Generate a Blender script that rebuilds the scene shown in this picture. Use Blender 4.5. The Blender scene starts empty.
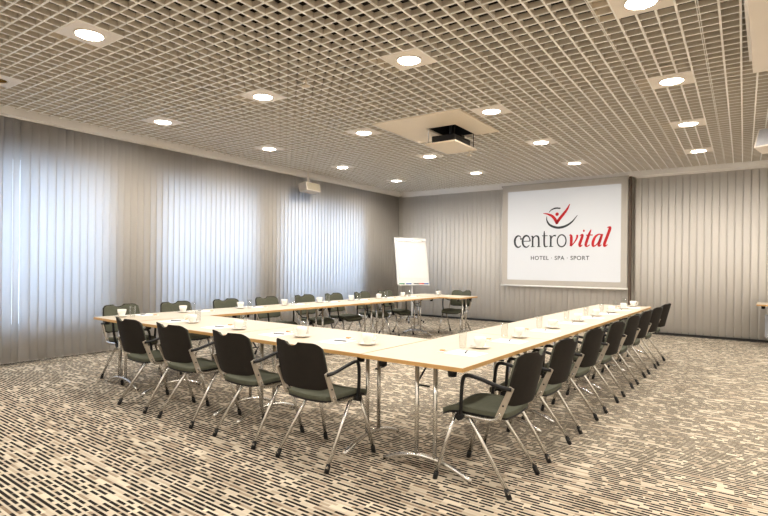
import bpy, bmesh, math, random
from mathutils import Vector, Matrix
random.seed(7)
PI = math.pi
K = 0.89                       # all plan numbers below are in plan units; one unit is K metres
sc = bpy.context.scene
COL = sc.collection

# ------------------------------------------------------------------ camera
H = 1.45
YAW = 0.6338; ROLL = -0.0101
cam_d = bpy.data.cameras.new('camera'); cam = bpy.data.objects.new('camera', cam_d); COL.objects.link(cam)
fw = Vector((-math.sin(YAW), math.cos(YAW), 0)); rt = Vector((math.cos(YAW), math.sin(YAW), 0)); up = Vector((0, 0, 1))
r2 = math.cos(ROLL)*rt - math.sin(ROLL)*up; u2 = math.sin(ROLL)*rt + math.cos(ROLL)*up
mw = Matrix.Identity(4)
for i in range(3):
    mw[i][0] = r2[i]; mw[i][1] = u2[i]; mw[i][2] = -fw[i]
mw.translation = Vector((0, 0, H*K))
cam.matrix_world = mw
cam_d.sensor_width = 36; cam_d.lens = 522.92*36/768; cam_d.shift_y = 6.77/768; cam_d.clip_start = 0.02
sc.camera = cam

# ------------------------------------------------------------------ exposure, world
sc.view_settings.view_transform = 'Standard'; sc.view_settings.look = 'None'
sc.view_settings.gamma = 1; sc.view_settings.use_curve_mapping = False
sc.view_settings.exposure = 1.17
w = bpy.data.worlds.new('sky'); sc.world = w; w.use_nodes = True
bg = w.node_tree.nodes['Background']; bg.inputs[0].default_value = (0.78, 0.88, 1.0, 1); bg.inputs[1].default_value = 2.0

DAY_W = 18.0; LAMP_W = 14.5
# room extents (plan units)
XL, XR, YN, YB, ZC, ZS = -8.45, 3.2, -2.6, 12.66, 3.5466, 3.95
WINS = [(1.15, 4.2, 0.48, 2.98), (5.05, 7.25, 0.48, 2.98), (7.95, 10.95, 0.48, 2.98)]
def area(name, loc, sx, sy, rot, watts, color, spread=PI, shape='RECTANGLE'):
    l = bpy.data.lights.new(name, 'AREA'); l.shape = shape; l.size = sx*K
    if shape == 'RECTANGLE': l.size_y = sy*K
    l.energy = watts; l.color = color; l.spread = spread
    o = bpy.data.objects.new(name, l); COL.objects.link(o)
    o.location = Vector(loc)*K; o.rotation_euler = rot
    return o
for (y0, y1, z0, z1) in WINS:
    _y = (y0+y1)/2-3.0
    area('daylight', (XL-0.75-.028*_y, (y0+y1)/2, (z0+z1)/2), z1-z0, y1-y0, (0, -PI/2, .028), DAY_W*(y1-y0)/2.5, (0.21, 0.52, 1.0))

# ------------------------------------------------------------------ materials
def mat(name, color, rough=0.5, metal=0.0, spec=0.5, emis=None, estr=0, bump=None, var=None):
    m = bpy.data.materials.new(name); m.use_nodes = True
    nt = m.node_tree; b = nt.nodes['Principled BSDF']
    b.inputs['Base Color'].default_value = (*color, 1); b.inputs['Roughness'].default_value = rough
    b.inputs['Metallic'].default_value = metal; b.inputs['Specular IOR Level'].default_value = spec
    if emis: b.inputs['Emission Color'].default_value = (*emis, 1); b.inputs['Emission Strength'].default_value = estr
    if var or bump:
        tc = nt.nodes.new('ShaderNodeTexCoord'); n = nt.nodes.new('ShaderNodeTexNoise')
        n.inputs['Scale'].default_value = (var or bump)[0]; n.inputs['Detail'].default_value = 3
        nt.links.new(tc.outputs['Object'], n.inputs['Vector'])
        if var:
            mx = nt.nodes.new('ShaderNodeMix'); mx.data_type = 'RGBA'
            mx.inputs[6].default_value = (*[c*(1-var[1]) for c in color], 1); mx.inputs[7].default_value = (*[min(1, c*(1+var[1])) for c in color], 1)
            nt.links.new(n.outputs['Fac'], mx.inputs[0]); nt.links.new(mx.outputs[2], b.inputs['Base Color'])
        if bump:
            bp = nt.nodes.new('ShaderNodeBump'); bp.inputs['Strength'].default_value = bump[1]; bp.inputs['Distance'].default_value = 0.002
            nt.links.new(n.outputs['Fac'], bp.inputs['Height']); nt.links.new(bp.outputs[0], b.inputs['Normal'])
    return m
M = {}
M['lattice'] = mat('lattice lit bottom paint', (0.94, 0.92, 0.88), 0.45, var=(6, .03))  # bottom strip of each slat, paler: light from below put into the colour
M['lattice_side'] = mat('lattice web painted shade', (0.68, 0.61, 0.51), 0.6, var=(6, .08))  # upper web of the same slats, shade put into a darker tan
M['plenum'] = mat('plenum near black', (0.02, 0.016, 0.013), 0.95, spec=.1, var=(3, .2))  # near-black void above the lattice, slight noise variation
M['trim'] = mat('trim cream', (0.90, 0.87, 0.83), 0.45, var=(4, .03))
M['wall'] = mat('wall plaster', (0.78, 0.74, 0.68), 0.8, var=(5, .05), bump=(60, .1))
M['panel'] = mat('light panel paint', (0.84, 0.77, 0.69), 0.4, var=(5, .03))
M['cream'] = mat('cream plate', (0.80, 0.70, 0.56), 0.45, var=(4, .03))
M['black'] = mat('black plastic', (0.008, 0.008, 0.009), 0.5, spec=.3, var=(30, .2))
M['shell'] = mat('dark brown chair shell', (0.012, 0.0095, 0.0075), 0.75, spec=.25, var=(25, .25), bump=(250, .3))
M['olive'] = mat('olive upholstery', (0.095, 0.100, 0.074), 0.9, spec=.2, var=(40, .2), bump=(400, .4))
M['chrome'] = mat('satin silver tube', (0.68, 0.67, 0.65), 0.24, 1.0, var=(9, .08))
M['silver'] = mat('silver painted bracket', (0.40, 0.35, 0.29), 0.5, 0.35, var=(14, .1))
M['porcelain'] = mat('white porcelain', (0.86, 0.83, 0.78), 0.15, var=(8, .02))
M['paper'] = mat('white paper', (0.88, 0.88, 0.88), 0.7, var=(20, .02))
M['pen'] = mat('grey pen plastic', (0.16, 0.17, 0.19), 0.35, var=(20, .1))
M['biscuit'] = mat('orange biscuit wrap', (0.70, 0.28, 0.06), 0.5, var=(30, .2))
M['screen'] = mat('screen fabric', (0.50, 0.47, 0.43), 0.8, var=(5, .02))
M['slide'] = mat('projected slide', (0.54, 0.55, 0.57), 0.8, emis=(.94, 0.97, 1), estr=0.11, var=(3, .01))
M['ink'] = mat('slide dark grey', (0.03, 0.035, 0.04), 0.8, var=(9, .1))
M['red'] = mat('slide red', (0.50, 0.006, 0.012), 0.8, var=(9, .1))
M['dark'] = mat('dark brown trim', (0.09, 0.06, 0.042), 0.6, var=(9, .2))
M['base'] = mat('black baseboard', (0.012, 0.011, 0.011), 0.5, var=(9, .2))
M['white'] = mat('white enamel', (0.82, 0.82, 0.80), 0.35, var=(6, .02))
M['tan'] = mat('tan cabinet', (0.50, 0.44, 0.37), .5, var=(9, .05))
M['grille'] = mat('speaker grille', (0.24, 0.21, 0.15), 0.7, var=(120, .35))
M['bluegrille'] = mat('pale blue grey grille', (0.55, 0.56, 0.60), 0.7, var=(120, .2))
M['frame'] = mat('window frame', (0.55, 0.53, 0.50), 0.5, var=(6, .05))
M['greyplastic'] = mat('grey panel', (0.22, 0.23, 0.26), 0.6, var=(6, .1))
for n, c in (('mk_green', (.02, .25, .1)), ('mk_red', (.6, .03, .02)), ('mk_blue', (.03, .12, .45)), ('mk_black', (.015, .015, .015))):
    M[n] = mat(n, c, .4, var=(20, .1))

def wood(name, c1, c2, rough, scale=(1.2, 22, 22)):
    m = bpy.data.materials.new(name); m.use_nodes = True; nt = m.node_tree; b = nt.nodes['Principled BSDF']
    tc = nt.nodes.new('ShaderNodeTexCoord'); mp = nt.nodes.new('ShaderNodeMapping'); mp.inputs['Scale'].default_value = scale
    n = nt.nodes.new('ShaderNodeTexNoise'); n.inputs['Scale'].default_value = 2.2; n.inputs['Detail'].default_value = 5
    mx = nt.nodes.new('ShaderNodeMix'); mx.data_type = 'RGBA'; mx.inputs[6].default_value = (*c1, 1); mx.inputs[7].default_value = (*c2, 1)
    nt.links.new(tc.outputs['Object'], mp.inputs[0]); nt.links.new(mp.outputs[0], n.inputs['Vector'])
    nt.links.new(n.outputs['Fac'], mx.inputs[0]); nt.links.new(mx.outputs[2], b.inputs['Base Color'])
    b.inputs['Roughness'].default_value = rough
    return m
M['top'] = wood('pale maple laminate', (0.56, 0.485, 0.38), (0.62, 0.545, 0.44), 0.42)
M['edge'] = wood('beech edge band', (0.46, 0.26, 0.09), (0.56, 0.34, 0.13), 0.4)
M['reflector'] = mat('lamp reflector', (0.9, 0.9, 0.9), 0.25, 0.6, emis=(1, .95, .86), estr=1.2, var=(30, .03))
M['glow'] = mat('lamp glow', (1, 1, 1), .5, emis=(1.0, 0.93, 0.82), estr=7.0, var=(30, .01))
M['offglow'] = mat('unlit amber reflector', (0.75, 0.42, 0.15), .25, 0.7, var=(40, .6))

def blind_mat(name, c1, c2, tint, fac):
    m = bpy.data.materials.new(name); m.use_nodes = True; nt = m.node_tree
    out = nt.nodes['Material Output']; b = nt.nodes['Principled BSDF']
    tc = nt.nodes.new('ShaderNodeTexCoord'); mp = nt.nodes.new('ShaderNodeMapping'); mp.inputs['Scale'].default_value = (60, 60, 2)
    n = nt.nodes.new('ShaderNodeTexNoise'); n.inputs['Scale'].default_value = 3
    mx = nt.nodes.new('ShaderNodeMix'); mx.data_type = 'RGBA'
    mx.inputs[6].default_value = (*c1, 1); mx.inputs[7].default_value = (*c2, 1)
    nt.links.new(tc.outputs['Object'], mp.inputs[0]); nt.links.new(mp.outputs[0], n.inputs['Vector']); nt.links.new(n.outputs['Fac'], mx.inputs[0])
    nt.links.new(mx.outputs[2], b.inputs['Base Color']); b.inputs['Roughness'].default_value = .85
    t = nt.nodes.new('ShaderNodeBsdfTranslucent'); t.inputs[0].default_value = (*tint, 1)
    ms = nt.nodes.new('ShaderNodeMixShader'); ms.inputs[0].default_value = fac
    nt.links.new(b.outputs[0], ms.inputs[1]); nt.links.new(t.outputs[0], ms.inputs[2]); nt.links.new(ms.outputs[0], out.inputs[0])
    return m
M['blind'] = blind_mat('window blind fabric', (.61, .55, .485), (.66, .60, .53), (.76, .80, .84), .5)
M['backblind'] = blind_mat('back wall blind fabric', (.70, .67, .63), (.76, .73, .69), (.7, .7, .7), .08)
def glass_mat(name, tr, tint=(1, 1, 1)):
    m = bpy.data.materials.new(name); m.use_nodes = True; nt = m.node_tree; nt.nodes.remove(nt.nodes['Principled BSDF'])
    out = nt.nodes['Material Output']; a = nt.nodes.new('ShaderNodeBsdfTransparent'); a.inputs[0].default_value = (*tint, 1)
    g = nt.nodes.new('ShaderNodeBsdfGlossy'); g.inputs['Roughness'].default_value = .03
    lw0 = nt.nodes.new('ShaderNodeLayerWeight'); lw0.inputs[0].default_value = .5
    lw = nt.nodes.new('ShaderNodeMath'); lw.operation = 'POWER'; nt.links.new(lw0.outputs['Facing'], lw.inputs[0]); lw.inputs[1].default_value = 3.0
    l2 = nt.nodes.new('ShaderNodeMath'); l2.operation = 'MULTIPLY_ADD'; l2.inputs[1].default_value = tr; l2.inputs[2].default_value = .04; nt.links.new(lw.outputs[0], l2.inputs[0])
    ms = nt.nodes.new('ShaderNodeMixShader')
    nt.links.new(l2.outputs[0], ms.inputs[0]); nt.links.new(a.outputs[0], ms.inputs[1]); nt.links.new(g.outputs[0], ms.inputs[2]); nt.links.new(ms.outputs[0], out.inputs[0])
    return m
M['glass'] = glass_mat('drinking glass', .55, (.96, .97, .97)); M['pane'] = glass_mat('window glass', .3)

def carpet():
    m = bpy.data.materials.new('dash pattern carpet'); m.use_nodes = True; nt = m.node_tree; b = nt.nodes['Principled BSDF']
    N = nt.nodes.new; L = nt.links.new
    def mth(op, a, bb=None, c=None):
        n = N('ShaderNodeMath'); n.operation = op
        for i, v in enumerate((a, bb, c)):
            if v is None: continue
            if isinstance(v, (int, float)): n.inputs[i].default_value = v
            else: L(v, n.inputs[i])
        return n.outputs[0]
    tc = N('ShaderNodeTexCoord'); sp = N('ShaderNodeSeparateXYZ'); L(tc.outputs['Object'], sp.inputs[0])
    x, y = sp.outputs[0], sp.outputs[1]
    rowf = mth('DIVIDE', y, 0.031)
    row = mth('FLOOR', rowf); fr = mth('SUBTRACT', rowf, row)
    wn = N('ShaderNodeTexWhiteNoise'); wn.noise_dimensions = '1D'; L(row, wn.inputs['W'])
    off = mth('MULTIPLY', wn.outputs['Value'], 13.7)
    # cells of uneven length
    cf = mth('ADD', mth('DIVIDE', x, 0.108), off)
    cell = mth('FLOOR', cf); cfr = mth('SUBTRACT', cf, cell)
    cv = N('ShaderNodeCombineXYZ'); L(cell, cv.inputs[0]); L(row, cv.inputs[1])
    wc = N('ShaderNodeTexWhiteNoise'); wc.noise_dimensions = '2D'; L(cv.outputs[0], wc.inputs['Vector'])
    sc_ = N('ShaderNodeSeparateColor'); L(wc.outputs['Color'], sc_.inputs[0])
    # big soft patches change how many dashes are dark
    big = N('ShaderNodeTexNoise'); big.inputs['Scale'].default_value = 1.6; big.inputs['Detail'].default_value = 3; L(tc.outputs['Object'], big.inputs['Vector'])
    thr = mth('ADD', mth('MULTIPLY', big.outputs['Fac'], 1.0), 0.34)
    isd = mth('MULTIPLY', mth('LESS_THAN', wc.outputs['Value'], thr), mth('LESS_THAN', cfr, mth('ADD', mth('MULTIPLY', sc_.outputs[1], .6), .5)))
    band = mth('LESS_THAN', fr, 0.58)
    dark = mth('MULTIPLY', isd, band)
    cv2 = N('ShaderNodeCombineXYZ'); L(mth('FLOOR', mth('ADD', mth('DIVIDE', x, 0.11), mth('MULTIPLY', off, 1.7))), cv2.inputs[0]); L(row, cv2.inputs[1])
    wt = N('ShaderNodeTexWhiteNoise'); wt.noise_dimensions = '2D'; L(cv2.outputs[0], wt.inputs['Vector'])
    m1 = N('ShaderNodeMix'); m1.data_type = 'RGBA'; m1.inputs[6].default_value = (0.62, 0.55, 0.44, 1); m1.inputs[7].default_value = (0.21, 0.155, 0.11, 1)
    L(mth('MULTIPLY', wt.outputs['Value'], mth('ADD', mth('MULTIPLY', band, .7), .4)), m1.inputs[0])
    m2 = N('ShaderNodeMix'); m2.data_type = 'RGBA'; m2.inputs[7].default_value = (0.016, 0.013, 0.012, 1)
    L(m1.outputs[2], m2.inputs[6]); L(dark, m2.inputs[0]); L(m2.outputs[2], b.inputs['Base Color'])
    b.inputs['Roughness'].default_value = .95; b.inputs['Specular IOR Level'].default_value = .1
    bp = N('ShaderNodeBump'); bp.inputs['Strength'].default_value = .3; bp.inputs['Distance'].default_value = .004
    nz = N('ShaderNodeTexNoise'); nz.inputs['Scale'].default_value = 300; L(tc.outputs['Object'], nz.inputs['Vector']); L(nz.outputs['Fac'], bp.inputs['Height']); L(bp.outputs[0], b.inputs['Normal'])
    return m
M['carpet'] = carpet()

# ------------------------------------------------------------------ mesh helpers
class MB:
    def __init__(s): s.v = []; s.f = []; s.sm = []
    def add(s, vs, fs, smooth=False):
        o = len(s.v); s.v += [tuple(v) for v in vs]; s.f += [tuple(i+o for i in f) for f in fs]; s.sm += [smooth]*len(fs)
    def box(s, x0, x1, y0, y1, z0, z1, rot=0, piv=None):
        vs = [(x, y, z) for x in (x0, x1) for y in (y0, y1) for z in (z0, z1)]
        if rot:
            p = piv or ((x0+x1)/2, (y0+y1)/2); c, sn = math.cos(rot), math.sin(rot)
            vs = [(p[0]+c*(x-p[0])-sn*(y-p[1]), p[1]+sn*(x-p[0])+c*(y-p[1]), z) for x, y, z in vs]
        s.add(vs, [(0, 1, 3, 2), (4, 6, 7, 5), (0, 4, 5, 1), (2, 3, 7, 6), (0, 2, 6, 4), (1, 5, 7, 3)])
    def tube(s, pts, r, n=10, cap=True, sx=1.0):
        pts = [Vector(p) for p in pts]; rings = []; prev = None
        for i, p in enumerate(pts):
            t = (pts[min(i+1, len(pts)-1)]-pts[max(i-1, 0)]).normalized()
            if prev is None:
                a = Vector((0, 0, 1)) if abs(t.z) < .9 else Vector((1, 0, 0)); prev = t.cross(a).normalized()
            prev = (prev - t*prev.dot(t)).normalized(); b2 = t.cross(prev)
            rr = r[i] if isinstance(r, (list, tuple)) else r
            rings.append([p+prev*math.cos(2*PI*k/n)*rr*sx+b2*math.sin(2*PI*k/n)*rr for k in range(n)])
        vs = [v for q in rings for v in q]; fs = []
        for i in range(len(rings)-1):
            for k in range(n): fs.append((i*n+k, i*n+(k+1) % n, (i+1)*n+(k+1) % n, (i+1)*n+k))
        s.add(vs, fs, True)
        if cap: s.add(rings[0], [tuple(range(n))[::-1]]); s.add(rings[-1], [tuple(range(n))])
    def lathe(s, prof, c=(0, 0, 0), n=20, cap=True):
        vs = []; fs = []
        for r, z in prof: vs += [(c[0]+r*math.cos(2*PI*k/n), c[1]+r*math.sin(2*PI*k/n), c[2]+z) for k in range(n)]
        for i in range(len(prof)-1):
            for k in range(n): fs.append((i*n+k, i*n+(k+1) % n, (i+1)*n+(k+1) % n, (i+1)*n+k))
        s.add(vs, fs, True)
        if cap and prof[0][0] > 1e-5: s.add(vs[:n], [tuple(range(n))[::-1]])
        if cap and prof[-1][0] > 1e-5: s.add(vs[-n:], [tuple(range(n))])
    def sheet(s, grid, th, nrm):
        """closed slab from a grid of points; thickness th along nrm(i,j)"""
        R, C = len(grid), len(grid[0]); vs = []
        for i in range(R):
            for j in range(C): vs.append(Vector(grid[i][j]))
        for i in range(R):
            for j in range(C): vs.append(Vector(grid[i][j])+Vector(nrm(i, j))*th)
        o = R*C; fs = []
        for i in range(R-1):
            for j in range(C-1):
                a, b, c, d = i*C+j, i*C+j+1, (i+1)*C+j+1, (i+1)*C+j
                fs.append((a, d, c, b)); fs.append((a+o, b+o, c+o, d+o))
        for i in range(R-1):
            for j in (0, C-1):
                a, d = i*C+j, (i+1)*C+j; fs.append((a, a+o, d+o, d) if j == 0 else (a, d, d+o, a+o))
        for j in range(C-1):
            for i in (0, R-1):
                a, b = i*C+j, i*C+j+1; fs.append((a, b, b+o, a+o) if i == 0 else (a, a+o, b+o, b))
        s.add(vs, fs, True)
    def build(s, name, m, parent=None, bevel=0, auto=False):
        me = bpy.data.meshes.new(name); me.from_pydata([(x*K, y*K, z*K) for x, y, z in s.v], [], s.f)
        me.polygons.foreach_set('use_smooth', s.sm)
        bm = bmesh.new(); bm.from_mesh(me); bmesh.ops.remove_doubles(bm, verts=bm.verts, dist=1e-6)
        bmesh.ops.recalc_face_normals(bm, faces=bm.faces)
        if bevel:
            es = [e for e in bm.edges if len(e.link_faces) == 2 and e.calc_face_angle(0) > 0.8]
            bmesh.ops.bevel(bm, geom=es, offset=bevel*K, segments=2, affect='EDGES', profile=.6)
        if auto:
            for e in bm.edges:
                if len(e.link_faces) == 2 and e.calc_face_angle(0) > 0.7: e.smooth = False
        bm.to_mesh(me); bm.free()
        me.materials.append(M[m] if isinstance(m, str) else m)
        o = bpy.data.objects.new(name, me); COL.objects.link(o)
        if parent is not None: o.parent = parent
        return o
LT = 0.028
def lw(o):
    x, y = o.location.x/K-XL, o.location.y/K-3.0; c, s_ = math.cos(LT), math.sin(LT)
    o.location = Vector(((XL+c*x-s_*y)*K, (3.0+s_*x+c*y)*K, o.location.z)); o.rotation_euler[2] += LT
    return o
def struct(o): o['kind'] = 'structure'; return o
def tag(o, label, cat, group=None):
    o['label'] = label; o['category'] = cat
    if group: o['group'] = group
    return o
def empty(name, loc, rz=0, label=None, cat=None, group=None):
    o = bpy.data.objects.new(name, None); COL.objects.link(o); o.empty_display_size = .1
    o.location = Vector(loc)*K; o.rotation_euler = (0, 0, rz)
    if label: tag(o, label, cat, group)
    return o
def copy_tree(o, parent=None):
    c = o.copy(); COL.objects.link(c); c.parent = parent
    for ch in KIDS.get(o.name, []): copy_tree(ch, c)
    return c
KIDS = {}
def index_kids():
    KIDS.clear()
    for o in bpy.data.objects:
        if o.parent: KIDS.setdefault(o.parent.name, []).append(o)
def place(proto, used, loc, rz, label, cat, group):
    o = proto if not used[0] else copy_tree(proto)
    used[0] = True
    o.location = Vector(loc)*K; o.rotation_euler = (0, 0, rz); tag(o, label, cat, group)
    return o

# ------------------------------------------------------------------ room shell
b = MB(); b.box(XL-1.2, XR+.2, YN-.2, YB+.5, -.12, 0); struct(b.build('floor', 'carpet'))
b = MB(); b.box(XL-1.0, XR+.2, YN-.2, YB+.5, ZS, ZS+.1); struct(b.build('ceiling', 'plenum'))
XW = XL-.22
b = MB(); ys = [YN-.2]
for (y0, y1, z0, z1) in WINS:
    b.box(XW-.25, XW, ys[-1], y0, 0, ZS); b.box(XW-.25, XW, y0, y1, 0, z0); b.box(XW-.25, XW, y0, y1, z1, ZS); ys.append(y1)
b.box(XW-.25, XW, ys[-1], YB+.5, 0, ZS); lw(struct(b.build('wall_left', 'wall')))
b = MB(); b.box(XW-.7, XR, YB+.12, YB+.3, 0, ZS); struct(b.build('wall_back', 'wall'))
b = MB(); b.box(XR, XR+.2, YN-.2, YB+.3, 0, ZS); struct(b.build('wall_right', 'wall'))
b = MB(); b.box(XW, XR, YN-.2, YN, 0, ZS); struct(b.build('wall_front', 'wall'))
for i, (y0, y1, z0, z1) in enumerate(WINS):
    b = MB(); t = .05; x0, x1 = XW-.17, XW-.10
    b.box(x0, x1, y0, y0+t, z0, z1); b.box(x0, x1, y1-t, y1, z0, z1); b.box(x0, x1, y0+t, y1-t, z0, z0+t); b.box(x0, x1, y0+t, y1-t, z1-t, z1)
    ym = (y0+y1)/2; b.box(x0, x1, ym-.03, ym+.03, z0+t, z1-t)
    fr = lw(struct(b.build('window_%d' % (i+1), 'frame')))
    b = MB(); b.box(XW-.14, XW-.135, y0+t, ym-.03, z0+t, z1-t); b.box(XW-.14, XW-.135, ym+.03, y1-t, z0+t, z1-t); b.build('pane', 'pane', fr)
b = MB(); b.box(XL+.01, XL+.06, YN, YB-.04, ZC-.095, ZC-.03); b.box(XL-.02, XL+.045, YN, YB-.04, ZC-.03, ZC+.03); lw(struct(b.build('trim_1', 'trim')))
b = MB(); b.box(XL-.215, XR, YB-.11, YB-.04, ZC-.09, ZC+.02); struct(b.build('trim_2', 'trim'))
b = MB(); b.box(XL-.2, XR, YB+.09, YB+.12, 0, .075); b.box(XL-.2, XR, YB-.02, YB+.0, 0, .045); struct(b.build('baseboard_back', 'base'))
b = MB(); b.box(-2.49, -2.445, YB-.16, YB-.06, 0.02, ZC-.09); struct(b.build('trim_3', 'dark'))

# open-cell lattice of the ceiling, turned a little against the walls
GA = 0.031; CX, CY = 2.1521/15, 2.1139/15; GX0, GY0 = -7.1408, 2.4195
cg, sg = math.cos(GA), math.sin(GA)
def g2r(x, y): return (cg*x-sg*y, sg*x+cg*y)
lamps = [(i, j) for i in range(4) for j in range(5) if not (i == 2 and j == 0) and not (i == 3 and j == 0)]
skip = set()
for i, j in lamps:
    for a in (-1, 0, 1):
        for c in (-1, 0, 1): skip.add((15*i+a, 15*j+c))
PMX, PMY = 22.5, 32.5
for a in range(18, 28):
    for c in range(28, 38): skip.add((a, c))
def inside(a, c):
    x, y = g2r(GX0+a*CX, GY0+c*CY)
    return XL+.03 < x < XR-.05 and YN+.05 < y < YB-.08
def clip(p, q):
    t0, t1 = 0., 1.; dx, dy = q[0]-p[0], q[1]-p[1]
    for pp, qq in ((-(dx+LT*dy), p[0]+LT*(p[1]-3.0)-(XL+.045)), (dx, (XR)-p[0]), (-dy, p[1]-(YN)), (dy, (YB-.05)-p[1])):
        if abs(pp) < 1e-9:
            if qq < 0: return None
        else:
            t = qq/pp
            if pp < 0: t0 = max(t0, t)
            else: t1 = min(t1, t)
    if t0 >= t1: return None
    return (p[0]+dx*t0, p[1]+dy*t0), (p[0]+dx*t1, p[1]+dy*t1)
b = MB(); LH = .052
bside = MB()
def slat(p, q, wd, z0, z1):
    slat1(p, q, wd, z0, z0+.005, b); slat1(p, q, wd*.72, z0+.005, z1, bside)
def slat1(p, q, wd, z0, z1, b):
    r = clip(g2r(*p), g2r(*q))
    if not r: return
    (x0, y0), (x1, y1) = r; d = math.hypot(x1-x0, y1-y0)
    if d < .02: return
    nx, ny = -(y1-y0)/d*wd/2, (x1-x0)/d*wd/2
    vs = [(x0-nx, y0-ny, z0), (x0+nx, y0+ny, z0), (x0-nx, y0-ny, z1), (x0+nx, y0+ny, z1), (x1-nx, y1-ny, z0), (x1+nx, y1+ny, z0), (x1-nx, y1-ny, z1), (x1+nx, y1+ny, z1)]
    b.add(vs, [(0, 1, 3, 2), (4, 6, 7, 5), (0, 4, 5, 1), (2, 3, 7, 6), (0, 2, 6, 4), (1, 5, 7, 3)])
A0, A1, C0, C1 = -17, 78, -38, 80
def runs(line, lo, hi, blocked):
    st = None
    for k in range(lo, hi+1):
        bl = blocked(k)
        if not bl and st is None: st = k
        if bl and st is not None: yield st, k; st = None
    if st is not None: yield st, hi+1
for a in range(A0, A1):                      # line between cells a and a+1, running along Y
    x = GX0+(a+.5)*CX; m5 = (a % 5 == 2)
    for s, e in runs(a, C0, C1, lambda k: (a, k) in skip and (a+1, k) in skip):
        y0, y1 = GY0+(s-.5)*CY, GY0+(e-.5)*CY
        if m5:
            for dd in (-.007, .007): slat((x+dd, y0), (x+dd, y1), .006, ZC, ZC+LH)
        else: slat((x, y0), (x, y1), .0175, ZC-.001, ZC+LH)
for c in range(C0, C1):
    y = GY0+(c+.5)*CY
    for s, e in runs(c, A0, A1, lambda k: (k, c) in skip and (k, c+1) in skip):
        slat((GX0+(s-.5)*CX, y), (GX0+(e-.5)*CX, y), .015, ZC+.001, ZC+LH-.001)
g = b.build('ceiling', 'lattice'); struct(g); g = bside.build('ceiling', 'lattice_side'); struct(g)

# ------------------------------------------------------------------ vertical blinds
def blind_left(y0, y1, label):
    root = lw(empty('vertical_blind', (XL, (y0+y1)/2, 0), 0, label, 'blind', 'vertical blinds along the window wall'))
    ym = (y0+y1)/2
    b = MB(); b.box(-.03, .005, y0-ym+.004, y1-ym-.004, ZC-.11, ZC-.045); b.build('head_rail', 'trim', root)
    b = MB(); n = int((y1-y0)/.112); p = (y1-y0)/n; wgt = MB()
    for k in range(n):
        yc = y0-ym+(k+.5)*p; a = math.radians(20+random.uniform(-2, 2)); hw = .064
        if y0 < 2 and k == 47: a = math.radians(-31)
        if y0 < 2 and k == 50: a = math.radians(0)
        g = []
        for zz in (.035, ZC-.11):
            row = []
            for t in (-1, -.5, 0, .5, 1):
                ox = .010*(1-t*t)
                row.append((-.045+ox*math.cos(a)+t*hw*math.sin(a), yc+t*hw*math.cos(a)-ox*math.sin(a), zz))
            g.append(row)
        b.sheet(g, .0015, lambda i, j: (1, 0, 0))
        wgt.box(-.048, -.040, yc-hw*.85, yc+hw*.85, .03, .055, rot=-a)
    b.build('blind_slats', 'blind', root); wgt.build('bottom_weights', 'trim', root)
    return root
blind_left(YN+.05, 4.72, 'vertical fabric blind nearest the camera on the left window wall, at the picture left edge')
blind_left(4.73, 7.88, 'middle vertical fabric blind on the left wall behind the first table chairs')
blind_left(7.89, YB-.06, 'farthest vertical fabric blind on the left wall, below the small speaker beside the corner')
def blind_back(x0, x1, label, seed):
    root = empty('vertical_blind', ((x0+x1)/2, YB, 0), 0, label, 'blind', 'closed vertical blinds on the back wall')
    xm = (x0+x1)/2
    b = MB(); b.box(x0-xm+.004, x1-xm-.004, -.02, .03, ZC-.12, ZC-.06); b.build('head_rail', 'trim', root)
    b = MB(); n = int((x1-x0)/.131); p = (x1-x0)/n
    for k in range(n):
        xc = x0-xm+(k+.5)*p; a = math.radians(random.uniform(1.5, 3.5)); hw = p*.478
        g = [[(xc+t*hw, .01+t*hw*math.sin(a)+.004*(1-t*t), zz) for t in (-1, -.5, 0, .5, 1)] for zz in (.05, ZC-.12)]
        b.sheet(g, .002, lambda i, j: (0, -1, 0))
    b.build('blind_slats', 'backblind', root)
blind_back(XL-.205, -2.52, 'closed vertical blind on the back wall behind the flipchart and projection screen', 1)
blind_back(-2.40, XR-.05, 'closed vertical blind on the back wall to the right of the screen', 2)

# ------------------------------------------------------------------ ceiling lights
def make_light(lit=True):
    root = empty('ceiling_light', (0, 0, 0), GA)
    hw, hd, r = 1.5*CX-.006, 1.5*CY-.006, .118
    n = 40; vs = []; fs = []
    for z in (-.004, .008):
        for k in range(n): a = 2*PI*k/n; vs.append((r*math.cos(a), r*math.sin(a), z))
        for k in range(n):
            a = 2*PI*k/n; c, s_ = math.cos(a), math.sin(a); q = 1/max(abs(c), abs(s_)); vs.append((hw*c*q, hd*s_*q, z))
    for k in range(n):
        k2 = (k+1) % n
        fs += [(k, k2, n+k2, n+k), (2*n+k, 3*n+k, 3*n+k2, 2*n+k2), (k, 2*n+k, 2*n+k2, k2), (n+k, n+k2, 3*n+k2, 3*n+k)]
    b = MB(); b.add(vs, fs); b.build('panel', 'panel', root)
    b = MB(); b.lathe([(r+.012, -.006), (r+.012, -.009), (r-.003, -.011), (r-.006, -.002), (r+.012, -.006)], n=32, cap=False); b.build('ring', 'panel', root)
    prof = [(r, -.002), (r*.97, .02), (r*.85, .06), (r*.6, .10)]
    b = MB(); nn = 32; b.lathe(prof+[(r*.6, .104), (r*.9, .06), (r*1.02, .02), (r*1.02, .004), (r, -.002)], n=nn, cap=False)
    b.build('reflector', 'reflector' if lit else 'offglow', root)
    b = MB(); b.lathe([(.0001, .013), (r*.95, .013), (r*.95, .019), (.0001, .019)], n=24); b.build('lamp', 'glow' if lit else 'offglow', root)
    b = MB(); b.box(-hw-CX+.0, -hw-.02, -hd+.005, hd-.005, LH+.006, LH+.07); b.build('driver_box', 'cream', root, bevel=.004)
    return root
lp = make_light(True); index_kids()
rown = {0: 'the row nearest the window wall', 1: 'the second row from the window wall', 2: 'the third row from the window wall', 3: 'the rightmost row'}
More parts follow.
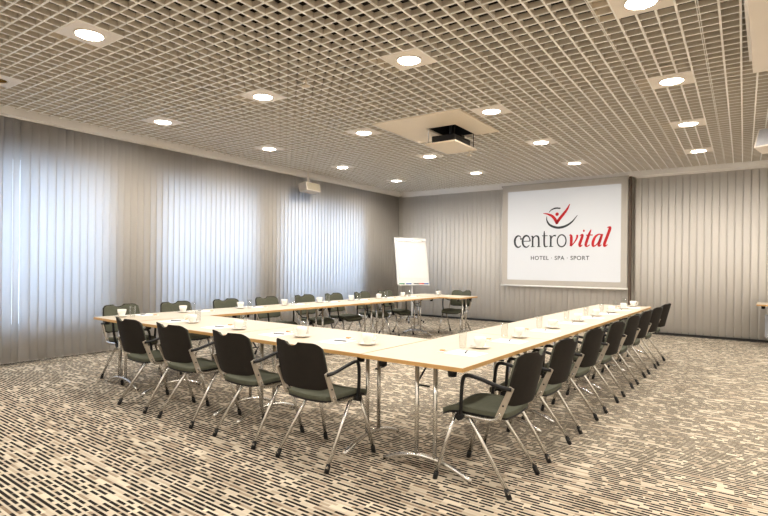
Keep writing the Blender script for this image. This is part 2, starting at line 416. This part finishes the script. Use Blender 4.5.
coln = {0: 'nearest the camera', 1: 'second from the camera', 2: 'third from the camera', 3: 'fourth from the camera', 4: 'farthest, close to the back wall'}
used = [False]
for i, j in lamps:
    x, y = g2r(GX0+i*2.1521, GY0+j*2.1139)
    if (i, j) == (0, 0): continue
    jj = j if i in (0, 1) else j
    nm = coln[j]
    if i >= 2: nm = {1: 'nearest the camera', 2: 'second from the camera', 3: 'third from the camera', 4: 'farthest, close to the back wall'}[j]
    place(lp, used, (x, y, ZC), GA, 'lit downlight in %s, %s' % (rown[i], nm), 'ceiling light', 'lit downlights in the lattice ceiling')
off = make_light(False); x, y = g2r(GX0, GY0); off.location = Vector((x, y, ZC))*K
tag(off, 'unlit amber downlight in a square plate, cut by the left edge of the picture', 'ceiling light')
for i in range(6):
    for j in range(-2, 5):
        if (i, j) == (0, 0): continue
        x, y = g2r(GX0+min(i*2.1521, 9.9), GY0+j*2.1139)
        if y < YN+.3: continue
        area('downlight', (x, y, ZC+.0095), .235, .235, (0, 0, 0), LAMP_W, (1.0, 0.92, 0.81), PI, 'DISK')

# ------------------------------------------------------------------ projector lift
cxg, cyg = GX0+PMX*CX, GY0+PMY*CY; px, py = g2r(cxg+.045, cyg)
lift = empty('projector_lift', (px, py, ZC), GA, 'cream ceiling plate with a lowered square projector lift hanging below it', 'projector lift')
hx, hy = 5*CX-.006, 5*CY-.006; ox0, ox1, oy0, oy1 = -.165, .335, -.05, .69
b = MB()
b.box(-hx, ox0, -hy, hy, -.012, .012); b.box(ox1, hx, -hy, hy, -.012, .012); b.box(ox0, ox1, -hy, oy0, -.012, .012); b.box(ox0, ox1, oy1, hy, -.012, .012)
b.build('ceiling_plate', 'cream', lift)
b = MB(); t = .012
b.box(ox0-t, ox0, oy0-t, oy1+t, .012, .34); b.box(ox1, ox1+t, oy0-t, oy1+t, .012, .34); b.box(ox0, ox1, oy0-t, oy0, .012, .34); b.box(ox0, ox1, oy1, oy1+t, .012, .34); b.box(ox0, ox1, oy0, oy1, .33, .34)
b.build('shaft', 'black', lift)
for sx in (ox0+.03, ox1-.03):
    for sy in (oy0+.04, oy1-.04):
        b = MB(); b.tube([(sx, sy, .33), (sx, sy, -.235)], .006, 8); b.build('rod', 'chrome' if sx < 0 else 'black', lift)
b = MB(); b.box(ox0-.01, ox1+.01, oy0-.01, oy1+.01, -.26, -.235); b.build('carrier_plate', 'cream', lift, bevel=.003)
b = MB(); b.tube([(.24, .64, -.26), (.24, .64, -.33)], .008, 8); b.box(.21, .27, .62, .66, -.345, -.33); b.build('hanging_hook', 'cream', lift)
pj = empty('projector', (px, py, ZC-.235), GA, 'black projector standing on the lowered plate of the ceiling lift', 'projector')
b = MB(); b.box(-.11, .28, .03, .6, .006, .125); b.build('body', 'black', pj, bevel=.025)
b = MB(); b.tube([(.05, .6, .07), (.05, .64, .07)], .04, 16); b.build('lens', 'black', pj)
b = MB(); b.box(-.12, .29, .26, .36, .115, .145); b.tube([(.08, .3, .14), (.08, .3, .5)], .02, 10); b.build('mount_arm', 'black', pj)

# sprinkler
sx, sy = g2r(*(lambda X, Y: (cg*X+sg*Y, -sg*X+cg*Y))(-4.27, 4.27))
sp_ = empty('sprinkler', (sx, sy, ZC), 0, 'small cream sprinkler head hanging from the lattice left of the projector plate', 'sprinkler')
b = MB(); b.tube([(0, 0, .12), (0, 0, -.07)], .010, 10); b.build('pipe', 'cream', sp_)
b = MB(); b.lathe([(.0001, -.062), (.045, -.066), (.045, -.072), (.0001, -.076)], n=16); b.build('deflector', 'cream', sp_)
b = MB(); b.box(-.07, .07, -.012, .012, -.004, .004); b.build('clip', 'cream', sp_)

# ------------------------------------------------------------------ ceiling-hung white box at the right edge
ch = empty('air_unit', (.55, 4.5, ZC), 0, 'flat pale ceiling casing at the upper right edge of the picture', 'ceiling unit')
b = MB(); b.box(-.69, .7, -2.0, 1.88, -.15, -.004); b.build('casing', 'panel', ch, bevel=.01)
b = MB(); b.box(-.715, -.69, -2.0, 1.68, -.09, -.004); b.build('side_flange', 'trim', ch, bevel=.004)

# ------------------------------------------------------------------ speakers
def speaker(name, loc, rz, tilt, label, gr, w=.62, h=.20, cab='panel'):
    r = empty(name, loc, rz, label, 'speaker')
    def T(x, y, z):
        c, s_ = math.cos(tilt), math.sin(tilt); return (x, c*y-s_*z, s_*y+c*z)
    b = MB(); b.box(-w/2, w/2, -.11, .11, -h/2, h/2); b.v = [T(*v) for v in b.v]; b.build('cabinet', cab, r, bevel=.012)
    b = MB(); b.box(-w/2+.03, w/2-.03, -.118, -.108, -h/2+.02, h/2-.02); b.v = [T(*v) for v in b.v]; b.build('grille', gr, r)
    b = MB(); b.tube([(0, .02, h/2-.01), (0, .05, h/2+.05), (0, .05, ZC-loc[2]-.0)], .016, 8); b.box(-.05, .05, .0, .10, ZC-loc[2]-.006, ZC-loc[2]+.002); b.build('bracket', 'panel', r)
    return r
speaker('wall_speaker', (XL+.10, 8.50, 3.165), PI/2+.1, -.18, 'small cream loudspeaker bracketed high on the left window wall', 'grille', .50, .19, 'tan')
speaker('ceiling_speaker', (.07, 9.3, 3.30), -.55, -.35, 'pale grey loudspeaker hung from the ceiling at the right edge of the picture', 'bluegrille', .42, .3)

# ------------------------------------------------------------------ projection screen with slide
SY = 12.50
scr = empty('projection_screen', (-3.99, SY, 0), 0, 'large white projection screen showing a hotel logo on the back wall', 'projection screen')
b = MB(); b.box(-1.47, 1.475, 0, .008, .985, 3.44); b.build('screen_fabric', 'screen', scr)
b = MB(); b.tube([(-1.49, .004, .965), (1.495, .004, .965)], .022, 10); b.build('bottom_bar', 'white', scr)
b = MB(); b.box(-1.49, 1.495, -.02, .07, 3.435, 3.475); b.build('roller_case', 'screen', scr)
SX0, SX1, SZ0, SZ1 = -1.325, 1.34, 1.11, 3.31
b = MB(); b.box(SX0, SX1, -.003, 0, SZ0, SZ1); slide = b.build('projected_slide', 'slide', scr)
def S(u, v):                       # slide fractions -> plan coords (u right, v down)
    u = u+.10*u*(1-u)
    return (SX0+u*(SX1-SX0), SZ1-v*(SZ1-SZ0))
def smooth(pts, n=6):
    out = []; P = [pts[0]]+list(pts)+[pts[-1]]
    for i in range(1, len(P)-2):
        for k in range(n):
            t = k/n; p0, p1, p2, p3 = P[i-1], P[i], P[i+1], P[i+2]
            out.append(tuple(.5*((2*p1[d])+(-p0[d]+p2[d])*t+(2*p0[d]-5*p1[d]+4*p2[d]-p3[d])*t*t+(-p0[d]+3*p1[d]-3*p2[d]+p3[d])*t**3) for d in range(len(p1))))
    out.append(tuple(pts[-1])); return out
def ribbon(b, pts, y=-.0055, th=.002):   # pts: (x, z, halfwidth)
    n = len(pts); L_, R_ = [], []
    for i, (x, z, hw) in enumerate(pts):
        a, c = pts[max(i-1, 0)], pts[min(i+1, n-1)]; dx, dz = c[0]-a[0], c[1]-a[1]; d = math.hypot(dx, dz) or 1
        nx, nz = -dz/d*hw, dx/d*hw; L_.append((x+nx, z+nz)); R_.append((x-nx, z-nz))
    for i in range(n-1):
        q = [L_[i], L_[i+1], R_[i+1], R_[i]]
        vs = [(x, y, z) for x, z in q]+[(x, y+th, z) for x, z in q]
        b.add(vs, [(0, 1, 2, 3), (7, 6, 5, 4), (0, 4, 5, 1), (1, 5, 6, 2), (2, 6, 7, 3), (3, 7, 4, 0)])
def arc(cx, cz, rx, rz, a0, a1, n=14, w0=.09, w1=None, wmid=None):
    out = []
    for k in range(n+1):
        t = k/n; a = math.radians(a0+(a1-a0)*t)
        w_ = w0 if wmid is None else w0+(wmid-w0)*math.sin(PI*t)
        out.append((cx+rx*math.cos(a), cz+rz*math.sin(a), w_))
    return out
T1, T2 = .075, .035       # thick and thin half widths, x-height = 1
def glyph(ch):
    if ch == 'c': return .74, [arc(.42, .5, .34, .5, 45, 315, 18, .035, wmid=.095), [(.62, .80, .07), (.66, .74, .085), (.66, .66, .06)]]
    if ch == 'e': return .80, [arc(.42, .5, .35, .5, 5, 320, 22, .035, wmid=.09), [(.10, .52, T2), (.77, .52, T2)], [(.77, .50, .05), (.765, .58, .06), (.72, .75, .06)]]
    if ch == 'n': return 1.0, [[(.20, 0, T1), (.20, .95, T1)], smooth([(.22, .70, .03), (.40, .93, .045), (.62, .93, .07), (.74, .72, .08), (.76, 0, T1)]), [(.04, .03, .03), (.38, .03, .03)], [(.60, .03, .03), (.92, .03, .03)], [(.04, .94, .035), (.24, .94, .035)]]
    if ch == 't': return .62, [smooth([(.24, 1.36, .03), (.24, 1.0, T1), (.24, .30, T1), (.30, .06, .07), (.42, .02, .05), (.56, .07, .03)]), [(.04, .95, .035), (.54, .95, .035)]]
    if ch == 'r': return .70, [[(.20, 0, T1), (.20, .95, T1)], smooth([(.22, .62, .03), (.34, .86, .04), (.50, .95, .06), (.64, .92, .075)]), [(.04, .03, .03), (.42, .03, .03)], [(.04, .94, .035), (.24, .94, .035)]]
    if ch == 'o': return .90, [arc(.44, .5, .37, .5, 0, 360, 28, .055, wmid=.055)]
    if ch == 'v': return .86, [smooth([(.02, .93, .03), (.14, .97, .06), (.22, .80, .11), (.30, .40, .11), (.34, .04, .09)]), smooth([(.34, .03, .05), (.58, .38, .05), (.70, .75, .075), (.66, .97, .08)])]
    if ch == 'i': return .48, [smooth([(.04, .86, .03), (.14, .96, .05), (.24, .90, .10), (.20, .5, .11), (.16, .18, .11), (.24, .02, .07), (.40, .14, .03)]), [(.20, 1.28, .02), (.24, 1.28, .10), (.30, 1.28, .10), (.34, 1.28, .02)]]
    if ch == 't2': return .58, [smooth([(.34, 1.36, .04), (.26, .95, .10), (.19, .4, .11), (.18, .12, .10), (.30, .01, .06), (.50, .14, .03)]), [(.04, .92, .045), (.56, .92, .045)]]
    if ch == 'a': return .86, [smooth([(.66, .90, .05), (.46, .97, .05), (.22, .78, .09), (.12, .38, .11), (.18, .06, .09), (.34, .05, .05), (.52, .30, .04), (.64, .75, .04)]), smooth([(.70, .98, .08), (.64, .5, .11), (.60, .14, .10), (.68, .02, .06), (.82, .14, .03)])]
    if ch == 'l': return .46, [smooth([(.12, 1.46, .03), (.26, 1.52, .06), (.34, 1.40, .11), (.26, .8, .11), (.17, .18, .11), (.25, .01, .07), (.42, .14, .03)])]
def word(name, chars, u0, u1, vbase, xh, m, slant=0):
    tot = sum(glyph(c)[0] for c in chars); x0, zb = S(u0, vbase); x1, _ = S(u1, vbase); k = (x1-x0)/tot
    b = MB(); x = 0
    for c in chars:
        wd, st = glyph(c)
        for s_ in st: ribbon(b, [(x0+(x+p[0]+slant*p[1])*k, zb+p[1]*xh, p[2]*k*1.0) for p in s_])
        x += wd
    b.build(name, m, slide)
word('centro_lettering', list('centro'), .058, .532, .632, .285, 'ink')
word('vital_lettering', ['v', 'i', 't2', 'a', 'l'], .528, .887, .632, .285, 'red', .20)
def PX(cx_, cy_):                 # logo drawing coordinates -> slide
    x = 530+cx_/7.368; y = 195+cy_/7.368; u = (x-507.4)/113.6; top = 192.2-8.3*u; bot = 280.2+1.2*u
    return S(u, (y-top)/(bot-top))
def curve(b, pts):
    P = []
    for x, y, hw in pts: X, Z = PX(x, y); P.append((X, Z, hw))
    ribbon(b, smooth(P, 6))
b = MB()
curve(b, [(100, 136, .006), (135, 141, .02), (170, 158, .032), (195, 190, .036), (204, 214, .03)])
curve(b, [(200, 212, .024), (218, 180, .034), (250, 140, .032), (278, 102, .024), (296, 66, .008)])
X, Z = PX(203, 141); n = 20
b.add([(X+.042*math.cos(2*PI*k/n), -.0055, Z+.042*math.sin(2*PI*k/n)) for k in range(n)]+[(X+.042*math.cos(2*PI*k/n), -.003, Z+.042*math.sin(2*PI*k/n)) for k in range(n)],
      [tuple(range(n)), tuple(range(2*n-1, n-1, -1))]+[(k, k+n, (k+1) % n+n, (k+1) % n) for k in range(n)])
b.build('emblem_figure', 'red', slide)
b = MB()
curve(b, [(142, 130, .004), (160, 110, .013), (192, 97, .018), (228, 98, .016)])
curve(b, [(127, 158, .006), (128, 188, .015), (152, 222, .024), (205, 240, .028), (262, 230, .026), (312, 198, .018), (353, 148, .006)])
b.build('emblem_ring', 'ink', slide)
def small_text():
    cu = bpy.data.curves.new('t', 'FONT'); cu.body = 'HOTEL \u00b7 SPA \u00b7 SPORT'; cu.size = 1; cu.space_character = 1.12; cu.extrude = .004; cu.offset = .012
    o = bpy.data.objects.new('t', cu); COL.objects.link(o)
    dg = bpy.context.evaluated_depsgraph_get(); me = bpy.data.meshes.new_from_object(o.evaluated_get(dg)); bpy.data.objects.remove(o)
    xs = [v.co.x for v in me.vertices]; ysv = [v.co.y for v in me.vertices]; x0, x1, y0, y1 = min(xs), max(xs), min(ysv), max(ysv)
    ax, az = S(.212, .775); bx, _ = S(.728, .775); hgt = .098
    for v in me.vertices:
        x = ax+(v.co.x-x0)/(x1-x0)*(bx-ax); z = az+(v.co.y-y0)/(y1-y0)*hgt; y = -.0045+v.co.z*.2
        v.co = (x*K, y*K, z*K)
    me.materials.append(M['ink']); q = bpy.data.objects.new('hotel_spa_sport_lettering', me); COL.objects.link(q); q.parent = slide
small_text()

# ------------------------------------------------------------------ flipchart
nx, ny = .848, -.53
fa = math.atan2(-nx, -ny)          # local -y faces (nx, ny)
fl = empty('flipchart', (-7.26, 11.14, 0), math.atan2(nx, -ny), 'white flipchart with blank paper standing in the far left corner', 'flipchart')
def tilt(b, a, piv=1.0):
    c, s_ = math.cos(a), math.sin(a); b.v = [(x, c*(y)-s_*(z-piv)*-1*-1, s_*y+c*(z-piv)+piv) for x, y, z in b.v]; return b
LEAN = -math.radians(11.5)
def L9(b):
    c, s_ = math.cos(LEAN), math.sin(LEAN)
    b.v = [(x, c*y-s_*(z-1.0), s_*y+c*(z-1.0)+1.0) for x, y, z in b.v]; return b
b = MB(); b.box(-.44, .44, -.02, .012, .945, 2.17); L9(b).build('board', 'white', fl, bevel=.006)
b = MB(); b.box(-.38, .40, -.030, -.0215, 1.10, 2.08); b.box(-.385, .395, -.0215, -.0203, 1.06, 2.085); L9(b).build('paper_pad', 'paper', fl)
b = MB(); b.box(-.40, .40, -.042, -.022, 2.075, 2.125); b.tube([(-.34, -.045, 2.10), (-.34, -.055, 2.10)], .018, 10); b.tube([(.34, -.045, 2.10), (.34, -.055, 2.10)], .018, 10); L9(b).build('clamp_bar', 'chrome', fl)
b = MB(); b.box(-.42, .42, -.085, -.02, .925, .945); b.box(-.42, .42, -.088, -.084, .925, .947); L9(b).build('pen_tray', 'white', fl)
b = MB(); b.tube([(0, .06, .10), (0, .06, 1.02), (0, .10, 1.14), (0, .19, 1.62)], .022, 12); b.build('pole', 'white', fl)
for k in range(5):
    a = 2*PI*k/5+.3; b = MB()
    b.tube([(0, .06, .13), (.12*math.cos(a), .06+.12*math.sin(a), .13), (.25*math.cos(a), .06+.25*math.sin(a), .10), (.34*math.cos(a), .06+.34*math.sin(a), .05)], .016, 8); b.build('base_leg', 'chrome', fl)
    b = MB(); cx_, cy_ = .34*math.cos(a), .06+.34*math.sin(a); b.tube([(cx_-.012, cy_, .028), (cx_+.012, cy_, .028)], .028, 12); b.build('caster', 'black', fl)
import itertools
flm = fl.matrix_basis.copy()
for k, (xo, mm, nmn) in enumerate(((-.34, 'mk_green', 'green'), (-.15, 'mk_blue', 'dark blue'), (.06, 'mk_black', 'black'), (.20, 'mk_red', 'red'), (.33, 'mk_blue', 'blue'))):
    c, s_ = math.cos(LEAN), math.sin(LEAN); y, z = -.055, .966-1.0
    yy, zz = c*y-s_*z, s_*y+c*z+1.0; rz = math.atan2(nx, -ny); cr, sr = math.cos(rz), math.sin(rz)
    mk = empty('marker_pen', (-7.26+cr*xo-sr*yy, 11.14+sr*xo+cr*yy, zz), rz, '%s marker pen lying in the flipchart tray%s' % (nmn, ', rightmost' if k == 4 else ''), 'marker', 'marker pens in the flipchart tray')
    b = MB(); b.tube([(-.07, 0, 0), (.02, 0, 0)], .016, 10); b.build('barrel', mm, mk)
    b = MB(); b.tube([(.02, 0, 0), (.07, 0, 0)], .018, 10); b.build('cap', mm, mk)

# ------------------------------------------------------------------ tables
TZ = .80
def make_table(Lx, Wy, inset=.17, name='folding_table', off=0):
    root = empty(name, (0, 0, 0)); hl, hw = Lx/2-.002, Wy/2
    b = MB(); b.box(-hl+.004, hl-.004, -hw+.004, hw-.004, TZ-.026, TZ); top = b.build('tabletop', 'top', root)
    b = MB(); e = .004
    for (x0, x1, y0, y1) in ((-hl, hl, -hw, -hw+e), (-hl, hl, hw-e, hw), (-hl, -hl+e, -hw+e, hw-e), (hl-e, hl, -hw+e, hw-e)): b.box(x0, x1, y0, y1, TZ-.028, TZ-.001)
    b.build('edge_band', 'edge', top)
    for sx in (-1, 1):
        xe = sx*(hl-inset)
        b = MB(); b.tube([(xe, -.30, TZ-.042), (xe, .30, TZ-.042)], .014, 10); b.build('crossbar', 'chrome', root)
        for sy in (-1, 1):
            b = MB(); b.tube([(xe, off+sy*.075, .105), (xe, off+sy*.075, TZ-.045)], .0155, 12); b.build('leg', 'chrome', root)
            b = MB(); b.tube([(xe+sx*(inset-.10), sy*(hw-.13), TZ-.028), (xe+sx*(inset-.10), sy*(hw-.13), TZ-.085)], [.034, .028], 14); b.build('table_connector', 'black', root)
        b = MB(); pts = []
        for k in range(17):
            t = -1+2*k/16; pts.append((xe, off+t*.355, .020+.088*(1-t*t)))
        b.tube(pts, .017, 12); b.build('foot_arc', 'chrome', root)
        b = MB(); b.tube([(xe-sx*.015, .05, TZ-.2), (xe-sx*.22, .05, TZ-.035)], .007, 8); b.tube([(xe-sx*.015, -.06, TZ-.2), (xe-sx*.015, .06, TZ-.2)], .007, 8); b.build('brace', 'black', root)
    return root
TX0, TX1 = -2.38, -1.55                         # right arm
tables = []
def put(proto, used, loc, rz, label): return place(proto, used, loc, rz, label, 'table', 'folding tables of the U shape')
tp = make_table(1.655, .83, off=-.04); index_kids(); used = [False]
ordn = ['first', 'second', 'third', 'fourth', 'fifth', 'sixth', 'seventh', 'eighth']
for k in range(4):
    put(tp, used, ((TX0+TX1)/2, 2.96+1.655*(k+.5), 0), PI/2,
        'maple table in the right arm, ' + ['at the near corner', 'second from the near corner', 'third from the near corner', 'at the far end below the screen'][k])
fp = make_table(1.60, .98, off=-.11); index_kids(); used = [False]
for k in range(2):
    put(fp, used, (-5.585+1.60*(k+.5), 2.97+.49, 0), 0, 'maple table in the front row, ' + ['left one behind the two left front chairs', 'right one beside the near corner table'][k])
# left arm, turned by a small angle
la = math.radians(-1.7)
LOX, LOY = -6.01, 2.93
used = [False]; lpz = make_table(1.60, .79, off=.03); index_kids()
for k in range(4):
    d = 1.60*(k+.5); put(lpz, used, (LOX-d*math.sin(la), LOY+d*math.cos(la), 0), PI/2+la,
        'maple table in the left arm along the windows, ' + ['at the left front corner', 'second from the left front corner', 'third from the left front corner', 'last before the end table'][k])
ep = make_table(1.40, .78, .10); index_kids(); put(ep, [False], (-5.68, 9.76, 0), la, 'pale maple folding table set crosswise at the far end of the left arm')

# side table at the right edge
stb = make_table(1.5, .75, .25); stb.location = Vector((.58, 12.03, 0))*K
tag(stb, 'small side table against the back wall at the right picture edge', 'table')
b = MB(); b.box(-.62, .62, -.30, -.27, .20, .62); b.build('modesty_panel', 'greyplastic', stb)

# ------------------------------------------------------------------ chairs
def make_chair():
    root = empty('armchair', (0, 0, 0))
    # seat pad
    def outline(w, d0, d1, n=9):
        return None
    g = []; R, C = 11, 9
    for i in range(R):
        t = i/(R-1); y = -.215+.455*t; row = []
        hwid = .222*(1-.10*max(0, (t-.75)/.25)**2-.14*max(0, (.18-t)/.18)**2)
        for j in range(C):
            s_ = -1+2*j/(C-1); z = .502+.012*(s_*s_)-.042*max(0, (t-.68)/.32)**2+.006*t
            row.append((s_*hwid, y, z))
        g.append(row)
    b = MB(); b.sheet(g, .032, lambda i, j: (0, 0, -1)); st = b.build('seat', 'olive', root, bevel=.006)
    g2 = [[(x*.97, y, z-.033) for x, y, z in row] for row in g]
    b = MB(); b.sheet(g2, .012, lambda i, j: (0, 0, -1)); b.build('seat_pan', 'black', root)
    # backrest
    def bk(s_, t, off):
        zz = .560+.345*t; hw = .226+.013*math.sin(PI*min(1, t*1.1)); 
        y = -.205-.085*t-.070*(1-s_*s_)-off
        return (s_*hw, y, zz)
    def back(name, m, off, th, sc_, par):
        R, C = 12, 41; g = []
        for i in range(R):
            t = i/(R-1); row = []
            for j in range(C):
                s_ = -1+2*j/(C-1)
                ztop = 1-.095*max(0, (abs(s_)-.70)/.30)**2.6-.012*s_ - .085*max(0, 1-(s_/.29)**2)**.7
                zbot = .06*max(0, (abs(s_)-.7)/.3)**2
                tt = zbot+(ztop-zbot)*t
                x, y, z = bk(s_*sc_, tt if sc_ == 1 else .03+.94*tt, off)
                row.append((x, y, z))
            g.append(row)
        b = MB(); b.sheet(g, th, lambda i, j: (0, -1, .15)); return b.build(name, m, par, bevel=.004)
    shell = back('backrest', 'shell', .012, .014, 1, root)
    back('back_pad', 'olive', -.008, .019, .965, shell)
    for sx in (-1, 1):
        def tubeobj(name, pts, r, m, par=root, n=10, **k):
            b = MB(); b.tube(pts, r, n, **k); return b.build(name, m, par)
        X = sx
        # legs
        rl = tubeobj('leg', [(X*.205, .05, .468), (X*.213, -.01, .385), (X*.25, -.262, .03)], .0135, 'chrome')
        tubeobj('rubber_tip', [(X*.2465, -.243, .055), (X*.25, -.268, .0)], .0175, 'black', rl)
        fl_ = tubeobj('leg', [(X*.215, .135, .462), (X*.25, .262, .03)], .0135, 'chrome')
        tubeobj('rubber_tip', [(X*.2485, .256, .05), (X*.25, .268, .0)], .0175, 'black', fl_)
        # seat side frame sweeping up into the flat bracket
        tubeobj('seat_frame', smooth([(X*.20, .16, .455), (X*.218, .05, .462), (X*.232, -.10, .462), (X*.237, -.165, .478), (X*.238, -.20, .52)], 4), .0125, 'chrome')
        b = MB(); p0, p1 = Vector((X*.240, -.180, .485)), Vector((X*.245, -.272, .695)); d = (p1-p0).normalized(); q = Vector((0, d.z, -d.y))*.021; o = Vector((X*.007, 0, 0))
        vs = [p0-q-o, p0+q-o, p1+q*.8-o, p1-q*.8-o, p0-q+o, p0+q+o, p1+q*.8+o, p1-q*.8+o]
        b.add(vs, [(0, 1, 2, 3), (4, 7, 6, 5), (0, 4, 5, 1), (1, 5, 6, 2), (2, 6, 7, 3), (3, 7, 4, 0)])
        br = b.build('back_bracket', 'silver', root, bevel=.003)
        c = p0.lerp(p1, .42); b = MB(); b.tube([c+o*1.0, c+o*1.7], .006, 8); b.build('screw', 'black', br)
        tubeobj('armrest', smooth([(X*.248, -.272, .682), (X*.262, -.20, .692), (X*.268, -.07, .726), (X*.268, .015, .738), (X*.266, .052, .715), (X*.262, .066, .62), (X*.250, .076, .515), (X*.235, .09, .465)], 4),
                [.0125]*9+[.0125]*8+[.012]*12, 'black', sx=1.15)
        b = MB(); b.tube([(X*.20, .095, .452), (X*.245, .095, .452)], .026, 12); b.build('hinge_block', 'black', root)
    b = MB(); b.tube([(-.205, .07, .446), (.205, .07, .446)], .012, 8); b.build('cross_tube', 'chrome', root)
    return root
cp = make_chair(); index_kids(); used = [False]
def chair(x, y, rz, label, group): return place(cp, used, (x, y, 0), rz, label, 'chair', group)
RY = [3.33, 4.09, 4.93, 5.74, 6.55, 7.32, 8.11, 8.89]
rlab = ['nearest the camera', 'second from the camera', 'third from the camera', 'fourth from the camera', 'fifth from the camera', 'sixth from the camera', 'seventh from the camera', 'farthest from the camera']
for k, y in enumerate(RY):
    chair(-1.555+random.uniform(-.006, .006), y, PI/2+random.uniform(-.02, .02), 'dark backed armchair along the right table arm, ' + rlab[k], 'chairs along the right arm')
FX = [-5.05, -4.31, -3.47, -2.70]
for k, x in enumerate(FX):
    chair(x, 2.955, random.uniform(-.03, .03), 'dark backed armchair along the front table row, ' + ['leftmost of four', 'second from the left', 'third from the left', 'rightmost of four'][k], 'chairs along the front row')
LY = [3.41, 4.16, 4.98, 5.76, 6.60, 7.34, 8.16, 8.93]
for k, y in enumerate(LY):
    chair(-6.40-(y-3)*math.sin(la)*1.0+random.uniform(-.01, .01), y, -PI/2+la+random.uniform(-.008, .008), 'olive armchair along the window side, ' + rlab[k], 'chairs along the window side')
chair(-5.42, 9.97, PI+.02, 'olive armchair alone behind the far end table, facing the camera', 'chair at the end table')

# ------------------------------------------------------------------ table settings
def make_cup():
    r = empty('coffee_cup', (0, 0, 0))
    b = MB(); b.lathe([(.0001, .0), (.026, .0), (.027, .004), (.036, .02), (.047, .050), (.050, .082), (.0475, .082), (.0445, .05), (.033, .02), (.022, .008), (.0001, .007)], n=20); b.build('bowl', 'porcelain', r)
    b = MB(); b.tube(smooth([(.046, 0, .070), (.070, 0, .070), (.079, 0, .050), (.066, 0, .030), (.038, 0, .026)], 4), .0045, 8); b.build('handle', 'porcelain', r)
    return r
def make_saucer():
    b = MB(); b.lathe([(.0001, .004), (.034, .004), (.036, .0), (.042, .0), (.060, .006), (.079, .014), (.080, .017), (.060, .010), (.040, .007), (.0001, .007)], n=28); return b.build('saucer', 'porcelain')
def make_glass():
    b = MB(); b.lathe([(.0001, .0), (.026, .0), (.029, .01), (.033, .13), (.0315, .13), (.0275, .014), (.0001, .012)], n=20); return b.build('drinking_glass', 'glass')
def make_paper():
    b = MB(); b.box(-.105, .105, -.13, .13, 0, .002); return b.build('paper_sheet', 'paper')
def make_pen():
    r = empty('pen', (0, 0, 0)); b = MB(); b.tube([(-.06, 0, .006), (.05, 0, .006)], .0055, 8); b.build('barrel', 'pen', r)
    b = MB(); b.tube([(.05, 0, .006), (.066, 0, .006)], [.0055, .0015], 8); b.build('tip', 'chrome', r); return r
def make_biscuit():
    r = empty('wrapped_biscuit', (0, 0, 0)); b = MB(); b.box(-.045, .045, -.02, .02, 0, .006); b.build('wrapper', 'paper', r, bevel=.002)
    b = MB(); b.box(-.018, .018, -.018, .018, .006, .013); b.build('biscuit', 'biscuit', r, bevel=.002); return r
cup, sau, gls, pap, pen, bis = make_cup(), make_saucer(), make_glass(), make_paper(), make_pen(), make_biscuit()
index_kids(); U = {n: [False] for n in ('c', 's', 'g', 'p', 'n', 'b')}
def seat_set(cx_, cy_, face, where, glass=True, sheet=True):
    """cup position on the table; face = direction the sitter looks"""
    f = Vector((math.cos(face), math.sin(face))); r_ = Vector((f.y, -f.x))
    def P(a, c_): return (cx_+f.x*a+r_.x*c_, cy_+f.y*a+r_.y*c_)
    z = TZ+.0006
    place(sau, U['s'], (cx_, cy_, z), 0, 'white saucer at ' + where, 'saucer', 'saucers on the tables')
    place(cup, U['c'], (cx_, cy_, z+.0076), face+random.choice((2.2, -.9, 2.6, 3.0)), 'white coffee cup at ' + where, 'cup', 'coffee cups on the tables')
    if glass: x, y = P(.115, -.07); place(gls, U['g'], (x, y, z), 0, 'empty drinking glass at ' + where, 'glass', 'drinking glasses on the tables')
    if sheet:
        x, y = P(-.03, -.30); rz = face-PI/2+random.uniform(-.08, .08)
        place(pap, U['p'], (x, y, z), rz, 'white paper sheet at ' + where, 'paper', 'paper sheets on the tables')
        x2, y2 = P(-.02, -.27); place(pen, U['n'], (x2, y2, z+.0022), rz+.35+random.uniform(-.2, .2), 'grey pen at ' + where, 'pen', 'pens on the tables')
        x3, y3 = P(.15, -.33); place(bis, U['b'], (x3, y3, z), rz+.2, 'wrapped orange biscuit at ' + where, 'biscuit', 'wrapped biscuits on the tables')
seatR = ['the near corner seat of the right arm'] + ['the %s seat from the camera, right arm' % ordn[k] for k in range(1, 7)] + ['the farthest seat of the right arm']
for k, (x, y) in enumerate([(-1.83, 3.78), (-1.82, 4.57), (-1.83, 5.50), (-1.83, 6.42), (-1.83, 7.25), (-1.81, 7.98), (-1.81, 8.77), (-1.80, 9.42)]):
    seat_set(x, y, PI, seatR[k])
seatF = ['the leftmost seat of the front row', 'the second front row seat from the left', 'the third front row seat from the left', 'the rightmost seat of the front row']
for k, (x, y) in enumerate([(-5.01, 3.33), (-4.19, 3.30), (-3.34, 3.32), (-2.62, 3.35)]):
    seat_set(x, y, PI/2, seatF[k])
seatL = ['the near corner seat on the window side'] + ['the %s seat from the camera, window side' % ordn[k] for k in range(1, 7)] + ['the farthest seat of the window side']
for k, y in enumerate([3.16, 3.95, 4.85, 5.68, 6.45, 7.25, 8.05, 8.83]):
    seat_set(-6.18-(y-3)*math.sin(la), y, 0, seatL[k])
seat_set(-5.80, 9.88, -PI/2, 'the end table behind the left arm', sheet=False)
